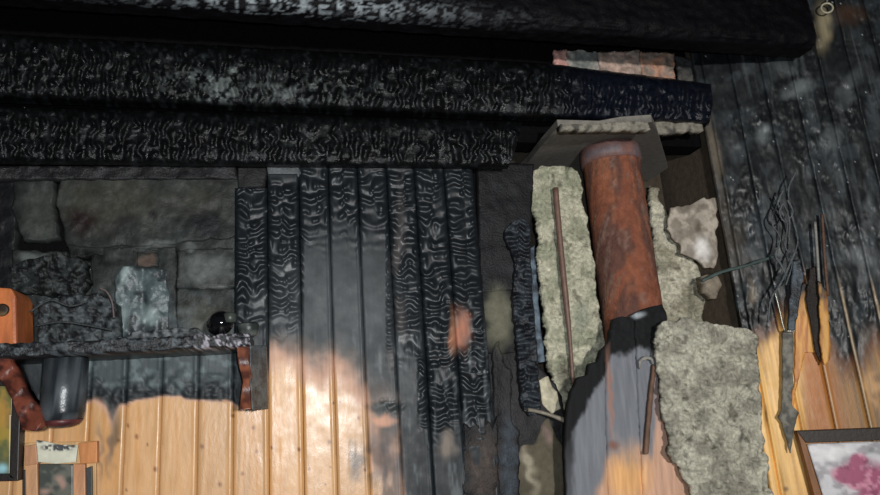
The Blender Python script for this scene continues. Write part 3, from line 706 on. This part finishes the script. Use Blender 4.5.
def burnt_top(rgb, rgb2, y0, y1, seed):
    def f(px, py):
        c = mix(flat(rgb, px), flat(rgb2, px), ss(.4, .65, fbm(px/2.2, py/30, seed)))
        t = ss(y0, y1, py+14*(fbm(px/4, py/9, seed+1)-.5)*2)
        return rgba(mix(flat((26, 21, 18), px), c, t), .5)
    return f
# ------------------------------------------------------------------ side wall things
o = tube('bent_pipe', [pt(702, 281, .04), pt(722, 272, .05), pt(745, 266, .06), pt(757, 262, .06), pt(776, 256, .06)], [.0045, .005, .004, .0055, .003], 'metal_soot', None, (66, 80, 77), .6, 10, .25, 3)
tag(o, 'thin greenish bent pipe end running towards the burnt cables', 'pipe')
rng = random.Random(8)
cab = [[(775, 196), (781, 210), (788, 225), (784, 245), (792, 262), (786, 285)],
       [(783, 190), (777, 206), (772, 222), (781, 238), (776, 256), (783, 270), (775, 290)],
       [(795, 172), (788, 190), (792, 215), (797, 240), (790, 262), (781, 282), (770, 300), (768, 322)],
       [(788, 200), (793, 212), (786, 222), (779, 214), (784, 204), (790, 220), (788, 244)]]
clab = ['short frayed burnt cable dangling highest at the corner', 'wavy charred cable dangling over the bent pipe end', 'longest charred cable drooping below the bent pipe end', 'small looped burnt cable curl at the wall corner']
for k, c in enumerate(cab):
    pts = [qt(x+rng.uniform(-1, 1), y, .04+.004*rng.random()+.017*k) for x, y in c]
    o = tube('burnt_cable', pts, [.0016+.0022*rng.random() for _ in pts], 'char', None, (84, 88, 90), .5, 8, .5, k, 8)
    tag(o, clab[k], 'cable', 'burnt cables at the corner')
o = tube('bent_wire', [qt(774, 289, .05), qt(779, 308, .05), qt(784, 329, .05), qt(788, 331, .055), qt(795, 331, .055)], .0028, 'steel', None, (150, 150, 140), .4, 8)
tag(o, 'thin pale bent wire hooked below the burnt cables', 'wire')
o = patch('charred_strip', [(783, 330), (794, 331), (793, 372), (792, 405), (799, 413), (796, 420), (794, 430), (791, 455), (787, 440), (783, 424), (778, 418), (782, 410), (783, 372)], lambda x, y: .036+.006*(fbm(x/5, y/8, 251)-.5), speckled((122, 118, 108), .6, .5, 8, 252, (84, 82, 76)), 'char', None, res=1.2, thick=.006, jag=1.2, Pf=Q, back=True)
tag(o, 'pointed grey charred strip hanging on the bare pine boards', 'strip')
o = patch('burnt_splinter_gap', [(793, 262), (800, 258), (803, 275), (799, 305), (795, 330), (789, 330), (791, 295)], lambda x, y: .05+.006*(fbm(x/4, y/9, 253)-.5), speckled((74, 84, 92), .4, .6, 8, 254, (34, 38, 42)), 'char', None, res=1.2, thick=.014, jag=1.2, Pf=Q, back=True)
tag(o, 'blue grey burnt splinter above the pointed hanging strip', 'splinter')
o = patch('burnt_splinter_gap', [(810, 268), (818, 266), (819, 300), (822, 345), (820, 362), (815, 350), (810, 320), (806, 298)], lambda x, y: .036+.004*(fbm(x/4, y/9, 255)-.5), speckled((30, 22, 17), .6, .4, 8, 256), 'char', None, res=1.3, thick=.006, jag=1.0, Pf=Q, back=True)  # black piece stands in for the shaded gap between the boards
tag(o, 'black wedge standing in for the dark gap between orange slat and browned board', 'splinter')
o = patch('pine_slat', [(818, 280), (826, 290), (830, 330), (830, 360), (824, 366), (821, 345), (820, 310)], lambda x, y: .052+.003*(fbm(x/3, y/20, 257)-.5), burnt_top((206, 150, 66), (160, 104, 50), 284, 306, 258), 'board', None, res=1.2, thick=.01, jag=1.8, Pf=Q, back=True)
tag(o, 'short yellow pine slat with burnt top on the side wall', 'slat')
o = patch('burnt_splinter_gap', [(797, 303), (803, 282), (808, 285), (811, 320), (816, 352), (806, 352), (800, 372), (793, 410), (790, 430), (794, 380)], lambda x, y: .023+.003*(fbm(x/3, y/20, 259)-.5), burnt_top((216, 156, 80), (176, 108, 52), 284, 318, 260), 'board', None, res=1.2, thick=.008, jag=2.0, Pf=Q, back=True)
tag(o, 'orange split pine splinter beside the black wedge', 'splinter')
o = tube('metal_rod', [qt(815, 222, .045), qt(817, 250, .045), qt(819, 282, .045)], .0042, 'metal_soot', None, (128, 126, 120), .4, 8)
tag(o, 'short pale vertical rod above the orange splinters on side wall', 'rod')
o = tube('metal_rod', [qt(822, 214, .04), qt(825, 262, .04), qt(828, 296, .04)], .0042, 'char', None, (96, 70, 56), .5, 8)
tag(o, 'short brown vertical rod beside the pale rod on side wall', 'rod')
# ring hook
def torus(c, n, R, r, sg=36, sr=10):
    bm = bmesh.new(); n = V(n).normalized(); a = n.orthogonal().normalized(); b = n.cross(a); g = []
    for i in range(sg):
        t = 2*math.pi*i/sg; dirv = a*math.cos(t)+b*math.sin(t)
        g.append([bm.verts.new(V(c)+dirv*(R+r*math.cos(2*math.pi*j/sr))+n*(r*math.sin(2*math.pi*j/sr))) for j in range(sr)])
    for i in range(sg):
        for j in range(sr): bm.faces.new((g[i][j], g[(i+1) % sg][j], g[(i+1) % sg][(j+1) % sr], g[i][(j+1) % sr]))
    return bm
rh = empty('ring_hook', qt(827, 16, .03), 'small round metal ring hook high on the side wall', 'hook')
solid('ring', torus(qt(827, 8, .045), RN, .0165, .003), 'metal_soot', rh, (170, 164, 140), .35, smooth=True)
tube('screw', [qt(827, 1, .0), qt(827, 1, .045)], .0035, 'metal_soot', rh, (120, 116, 104), .4)

# framed picture on the side wall
pfm = empty('picture_frame', qt(860, 560, .04), 'dark wooden picture frame holding a pink and white picture', 'picture')
O = [(797, 431), (905, 427), (930, 590), (843, 600)]
def lerp2(a, b, t): return (a[0]+(b[0]-a[0])*t, a[1]+(b[1]-a[1])*t)
I = [(806, 443), (896, 440), (917, 576), (850, 586)]
cols_ = [(40, 32, 27), (52, 36, 26), (46, 34, 28), (128, 84, 50)]
for k in range(4):
    a, b = O[k], O[(k+1) % 4]; c, d = I[(k+1) % 4], I[k]
    solid('frame_bar', wallquad([a, b, c, d], .05, .03, Q), 'varnish', pfm, cols_[k], .5, bevel=.002)
def pict(px, py):
    c = mix(flat((196, 194, 196), px), flat((150, 146, 150), px), ss(.4, .62, fbm(px/12, py/9, 270)))
    c = mix(c, flat((236, 234, 232), px), .7*spot(px, py, 832, 452, 22, 8, .9, .1, 6))
    fl1 = np.clip(spot(px, py, 862, 474, 24, 15, .45, .1, 6)+spot(px, py, 845, 474, 14, 8, .5, 0, 4)+spot(px, py, 858, 462, 9, 8, .5, 0, 4)+spot(px, py, 880, 500, 30, 20, .4, 0, 6), 0, 1)
    pk = mix(flat((152, 74, 104), px), flat((196, 128, 150), px), ss(.42, .62, fbm(px/7, py/6, 271)))
    pk = mix(pk, flat((108, 44, 72), px), .7*ss(.56, .7, fbm(px/5, py/6, 272)))
    c = mix(c, pk, fl1)
    c = mix(c, flat((112, 116, 112), px), .8*spot(px, py, 873, 452, 6, 4, .8, 0, 3))
    return rgba(c, .35)
patch('picture', [(807, 444), (895, 441), (916, 575), (851, 585)], .036, pict, 'print', pfm, res=1.8, thick=.006, Pf=Q, back=True)

# ------------------------------------------------------------------ shelf at the left and what stands on it
SD = .20
zt = float(pt(90, 340, SD)[2]); zs = float(pt(90, 353, SD)[2])
xs0 = XL+.05; xs1 = float(pt(250, 343, SD)[0])
sh = empty('wall_shelf', ((xs0+xs1)/2, -.1, zs), 'blackened wooden wall shelf with carved reddish brackets', 'shelf')
def shelf_board():
    n, k = 260, 16; x = np.linspace(xs0, xs1, n); prof = [(-.02, zs), (-SD*.6, zs)]+[(-SD, zs+(zt-zs)*t) for t in np.linspace(0, 1, 7)]+[(-SD*.7, zt), (-SD*.35, zt), (-.02, zt)]
    V_ = []
    for i, (yy, zz) in enumerate(prof):
        h = .008*(fbm(x*45, np.full(n, i*.7), 281)-.5)+.006*(fbm(x*120, np.full(n, i*.9), 282)-.5)
        on = 1.0 if 1 < i < 10 else .3
        V_.append(np.stack([x, yy-h*on, zz+h*on*(1 if i > 4 else -1)], 1))
    vv = A1(V_); f = []
    m_ = len(prof)
    for i in range(m_):
        i2 = (i+1) % m_
        for j in range(n-1): f.append((i*n+j, i*n+j+1, i2*n+j+1, i2*n+j))
    vv = vv.reshape(-1, 3); f.append(tuple(i*n for i in range(m_))); f.append(tuple(i*n+n-1 for i in range(m_))[::-1])
    px, py = pix(vv); c = flat((26, 27, 30), px)*(.6+.8*fbm(px/9, py/4, 283))[..., None]
    c = mix(c, flat((88, 96, 100), px), .6*ss(.55, .7, fbm(px/6, vv[:, 1]*60+py/2, 284)))
    c = mix(c, flat((170, 164, 172), px), .8*speck(px+vv[:, 1]*90, py, 2.6, .5, 285)*ss(180, 205, px))
    return link_mesh('shelf_board', vv, [q[::-1] for q in f], 'char', sh, rgba(c, .38))
shelf_board()
# carved bracket at the end of the shelf
def bracket(xc, wd, y_out, ztop, h, parent, side, front):
    prof = []
    for t in np.linspace(0, 1, 22): # S curve from shelf front to the wall
        prof.append((-(y_out*(1-.16*t-.22*math.sin(t*math.pi*2)*.35)), ztop-h*t))
    pts = [A1([xc-wd/2, 0, ztop])]+[A1([xc-wd/2, y, z]) for y, z in prof]+[A1([xc-wd/2, 0, ztop-h])]
    o = solid('bracket', prism(pts, A1([wd, 0, 0])), 'varnish', parent, side, .4, front)
    return o
xb = float(pt(258, 375, SD*.9)[0]); zb0 = float(pt(258, 343, SD*.9)[2]); zb1 = float(pt(258, 410, SD*.9)[2])
br = patch('bracket', [(237, 347), (250, 346), (249, 360), (252, 378), (250, 392), (251, 409), (239, 410), (241, 396), (243, 382), (238, 362)], lambda x, y: SD*.9+.012*np.sin((y-347)/63*2*math.pi*1.1), speckled((120, 70, 50), .35, .4, 8, 290, (76, 44, 36)), 'varnish', sh, res=1.2, thick=.05, jag=.4, back=True)
fr2 = patch('bracket_face', [(250, 346), (266, 345), (267, 370), (268, 409), (252, 411), (250, 380)], lambda x, y: SD*.90-.0055*(x-250)+.003*(fbm(x/4, y/9, 291)-.5), speckled((92, 100, 102), .4, .4, 8, 292, (62, 68, 70)), 'char', sh, res=1.3, thick=.05, jag=.7, back=True)
fr2['label'] = 'grey scorched bracket front'
# reddish bracket at the other side, curling outwards
def leftbr():
    out = [(-6, 356), (8, 357), (16, 372), (22, 388), (30, 400), (38, 408), (41, 424), (36, 431), (22, 430), (18, 416), (12, 400), (4, 384), (-6, 372)]
    return patch('bracket', out, lambda x, y: SD*.8+.012*np.sin((x+y)/9)+.004*(fbm(x/6, y/6, 295)-.5), speckled((112, 60, 46), .4, .4, 8, 296, (66, 36, 31)), 'varnish', sh, res=1.4, thick=.05, jag=.6, back=True)
leftbr()
# sooty lamp glass hanging under the shelf
lc = pt(64, 392, .11); sc_ = float(np.linalg.norm(pt(65, 392, .11)-pt(64, 392, .11)))
lg = empty('lamp_glass', (lc[0], lc[1], lc[2]-38*sc_), 'soot black glass lamp shade with dull red bottom rim under the shelf', 'lamp shade')
prof = [(r*sc_, z*sc_) for r, z in [(2, -38), (10, -37.5), (17, -35), (20.5, -30), (22, -22), (22.5, 0), (22.5, 36), (21, 36)]]
solid('glass', lathe(prof[3:], lc, 40), 'varnish', lg, (36, 40, 44), .26, (76, 82, 86), smooth=True)
o = solid('bottom_rim', lathe([(p_[0]*1.01, p_[1]) for p_ in prof[:4]], lc, 40), 'varnish', lg, (92, 48, 46), .4, (56, 34, 40), smooth=True); o['label'] = 'dull red rim'
solid('neck', lathe([(7*sc_, 35*sc_), (7*sc_, float(zs-lc[2])+.002)], lc, 20), 'varnish', lg, (30, 30, 32), .5, smooth=True)
# black ball and small cup on the shelf
bc = pt(221, 320, .165); br_ = 12.6*float(np.linalg.norm(pt(222, 320, .165)-pt(221, 320, .165)))
zt2 = zt+.004
bm = bmesh.new(); bmesh.ops.create_uvsphere(bm, u_segments=40, v_segments=24, radius=br_)
for v in bm.verts: v.co += Vector((bc[0], bc[1], zt2+br_*.97))
bl = empty('black_ball', (bc[0], bc[1], zt2), 'glossy round black ball sitting on the shelf', 'ball')
solid('sphere', bm, 'black_glass', bl, smooth=True)
solid('cap', lathe([(.012, -.012), (.014, -.004), (.014, .006), (.009, .010)], (bc[0]+br_*.75, bc[1]-br_*.5, zt2+br_*1.35), 20), 'varnish', bl, (58, 62, 58), .4, smooth=True)
cc_ = pt(243, 322, .10); u_ = sc_
o = solid('sooty_cup', lathe([(6*u_, 0), (10*u_, 2*u_), (12*u_, 8*u_), (12.5*u_, 14*u_), (11*u_, 16*u_), (10*u_, 13*u_), (9*u_, 5*u_), (.0, 3*u_)], (cc_[0]+.012, cc_[1], zt2), 28), 'varnish', None, (40, 46, 44), .4, (92, 96, 92), smooth=True)
tag(o, 'small sooty rounded cup beside the black ball', 'cup')
# orange wooden box with a round hole
ob = empty('wooden_box', (float(pt(8, 315, .12)[0]), -.12, zt2), 'orange varnished wooden box with a dark round hole', 'box')
x0 = float(pt(-14, 315, .13)[0]); x1 = float(pt(17, 315, .13)[0]); z1 = float(pt(10, 289, .13)[2])
solid('body', prism([A1([x0, -.14, zt2]), A1([x1+.008, -.14, zt2]), A1([x1-.002, -.14, z1-.018]), A1([x1-.012, -.14, z1]), A1([x0+.01, -.14, z1+.004]), A1([x0, -.14, z1-.012])], A1([0, .10, 0])), 'varnish', ob, (192, 112, 64), .45, (158, 88, 54), bevel=.006)
hc = pt(2, 310, .142)
bm = lathe([(0, 0), (.0135, 0), (.0135, .004), (.010, .006), (0, .002)], (0, 0, 0), 28)
for v in bm.verts: v.co = Vector((hc[0]+v.co.x, -.140-v.co.z, hc[2]+v.co.y))
solid('hole_ring', bm, 'varnish', ob, (44, 32, 22), .5, (92, 72, 46), smooth=True)
# charred heap and curls behind the shelf items
def heap(poly, d, amp, seed, label, rgb=(26, 27, 29), rgb2=(74, 80, 82)):
    o = patch('charred_debris', poly, lambda x, y: d+amp*(fbm(x/13, y/10, seed)-.4)*2+amp*.8*(fbm(x/4, y/4, seed+1)-.5), speckled(rgb, .5, .5, 5, seed+2, rgb2), 'char', None, res=1.5, thick=.05, jag=3.5, seed=seed, back=True)
    return tag(o, label, 'debris', 'charred debris on the shelf')
heap([(8, 268), (30, 258), (60, 252), (84, 262), (88, 280), (78, 296), (40, 294), (14, 292)], .015, .022, 301, 'black crumbled char clinging under the plaster sheet above the shelf', (18, 19, 20), (50, 54, 54))
heap([(38, 300), (60, 296), (98, 292), (116, 304), (118, 342), (38, 344)], .07, .02, 302, 'grey black charred heap on the shelf beside the orange box')
heap([(118, 336), (150, 330), (190, 328), (206, 332), (208, 342), (118, 345)], .13, .012, 303, 'low row of charred crumbs on the shelf before the black ball', (34, 36, 38), (96, 100, 102))
for k, (c, lab) in enumerate([([(100, 288), (107, 292), (112, 302), (114, 318)], 'pinkish curled charred strip at the edge of the plastic sheet'),
               ([(30, 312), (50, 300), (70, 306), (88, 301)], 'thin charred strip lying across the grey black heap'),
               ([(36, 326), (58, 322), (80, 324), (112, 330)], 'long low charred strip across the foot of the heap')]):
    o = tube('charred_strip', [pt(x, y, .115) for x, y in c], .0022, 'char', None, (92, 80, 80) if k == 0 else (54, 57, 58), .5, 8, .3, 60+k); tag(o, lab, 'strip', 'charred strips on the shelf')
# melted plastic film hanging over the wall
def film_c(px, py):
    c = mix(flat((76, 88, 90), px), flat((44, 50, 52), px), ss(.4, .6, fbm(px/11, py/11, 311)))
    c = mix(c, flat((160, 174, 172), px), .8*spot(px, py, 126, 276, 6, 13, .9, .35, 4)+.6*spot(px, py, 151, 313, 11, 9, .9, 0, 6)+.5*spot(px, py, 124, 318, 5, 18, .9, 0, 5))  # pale spots are highlights painted into the film colour
    return rgba(c, .42)
o = patch('plastic_sheet', [(116, 276), (124, 266), (136, 267), (150, 268), (166, 270), (170, 300), (168, 328), (150, 336), (120, 338), (114, 312)], lambda x, y: .02+.022*(fbm(x/13, y/16, 310)-.4), film_c, 'metal_soot', None, res=1.5, thick=.004, jag=2.2, seed=310, back=True)
tag(o, 'melted pale bluish plastic sheet stuck to the plaster above shelf', 'plastic')

# ornamental small frame low on the pine boards
sf = empty('photo_frame', pt(60, 560, .03), 'small pale wooden frame with paper header and grey picture', 'frame')
def fr(name, poly, d, th, rgb, rgb2=None, rough=.5, mat='varnish', bev=.002):
    return solid(name, wallquad(poly, d, th), mat, sf, rgb, rough, rgb2, bevel=bev)
fr('back_panel', [(24, 443), (96, 441), (97, 575), (24, 577)], .02, .012, (196, 156, 108), (170, 128, 84))
fr('stile', [(25, 446), (37, 446), (39, 574), (27, 574)], .036, .016, (176, 128, 92), (206, 164, 124))
fr('stile', [(73, 464), (85, 464), (86, 574), (73, 574)], .036, .016, (178, 124, 88), (212, 172, 132))
fr('corner_block', [(78, 443), (97, 441), (97, 463), (80, 464)], .040, .02, (186, 122, 72))
fr('corner_block', [(24, 446), (36, 444), (38, 464), (25, 466)], .040, .02, (170, 124, 92))
fr('slot', [(86, 468), (92, 466), (93, 574), (87, 574)], .028, .008, (52, 58, 58))
fr('slot', [(22, 470), (26, 470), (27, 574), (22, 574)], .028, .008, (46, 44, 42))
fr('sill', [(24, 560), (97, 558), (97, 576), (24, 578)], .04, .02, (170, 124, 86))
def pap(px, py):
    c = flat((196, 194, 176), px)*(.85+.3*fbm(px/9, py/6, 321))[..., None]
    c = mix(c, flat((42, 44, 56), px), .95*ss(.36, .5, fbm(px/2.6, py/3.2, 322))*spot(px, py, 58, 447.5, 19, 4, .4))
    c = mix(c, flat((26, 26, 30), px), .95*spot(px, py, 40, 440, 4, 3.4, .5)+.9*spot(px, py, 73, 446, 3, 2.2, .6))
    return rgba(c, .7)
o = patch('paper_header', [(36, 440), (44, 441), (60, 445), (78, 445), (76, 462), (56, 464), (38, 462)], lambda x, y: .041+.002*(fbm(x/12, y/8, 323)-.5), pap, 'print', sf, res=.9, thick=.004, jag=.5, back=True)
o['label'] = 'pale paper strip with smudged dark marks'
def grim(px, py):
    c = mix(flat((98, 98, 90), px), flat((66, 70, 66), px), ss(.4, .6, fbm(px/8, py/8, 331)))
    c = mix(c, flat((176, 140, 126), px), .7*spot(px, py, 61, 482, 5, 6, .9, 0, 3)+.6*spot(px, py, 45, 492, 6, 6, .9, 0, 3))
    return rgba(c, .3)
patch('picture', [(39, 464), (73, 464), (73, 560), (40, 560)], .030, grim, 'print', sf, res=1.6, thick=.006, back=True)
# larger painting partly out of the picture
pg = empty('painting', pt(-30, 482, .03), 'painting in a dark narrow frame beside the small pale frame', 'painting')
def pnt(px, py):
    c = mix(flat((150, 128, 58), px), flat((92, 96, 60), px), ss(.4, .62, fbm(px/9, py/14, 341)))
    c = mix(c, flat((176, 128, 66), px), .6*spot(px, py, 4, 410, 8, 22, .9, 0, 4))
    c = mix(c, flat((64, 82, 66), px), .7*ss(440, 462, py)); c = mix(c, flat((150, 196, 206), px), .9*spot(px, py, 1, 469, 7, 6, .8, 0, 2))
    return rgba(c, .35)
patch('canvas', [(-96, 384), (13, 384), (10, 476), (-96, 478)], .05, pnt, 'print', pg, res=2.2, thick=.006, back=True)
for poly in ([(12, 384), (21, 386), (18, 481), (9, 478)], [(-104, 474), (11, 474), (18, 481), (-104, 484)], [(-104, 376), (22, 378), (20, 386), (-104, 386)], [(-104, 376), (-95, 384), (-95, 478), (-104, 484)]):
    solid('frame_bar', wallquad(poly, .065, .03), 'varnish', pg, (34, 28, 28), .45, bevel=.002)
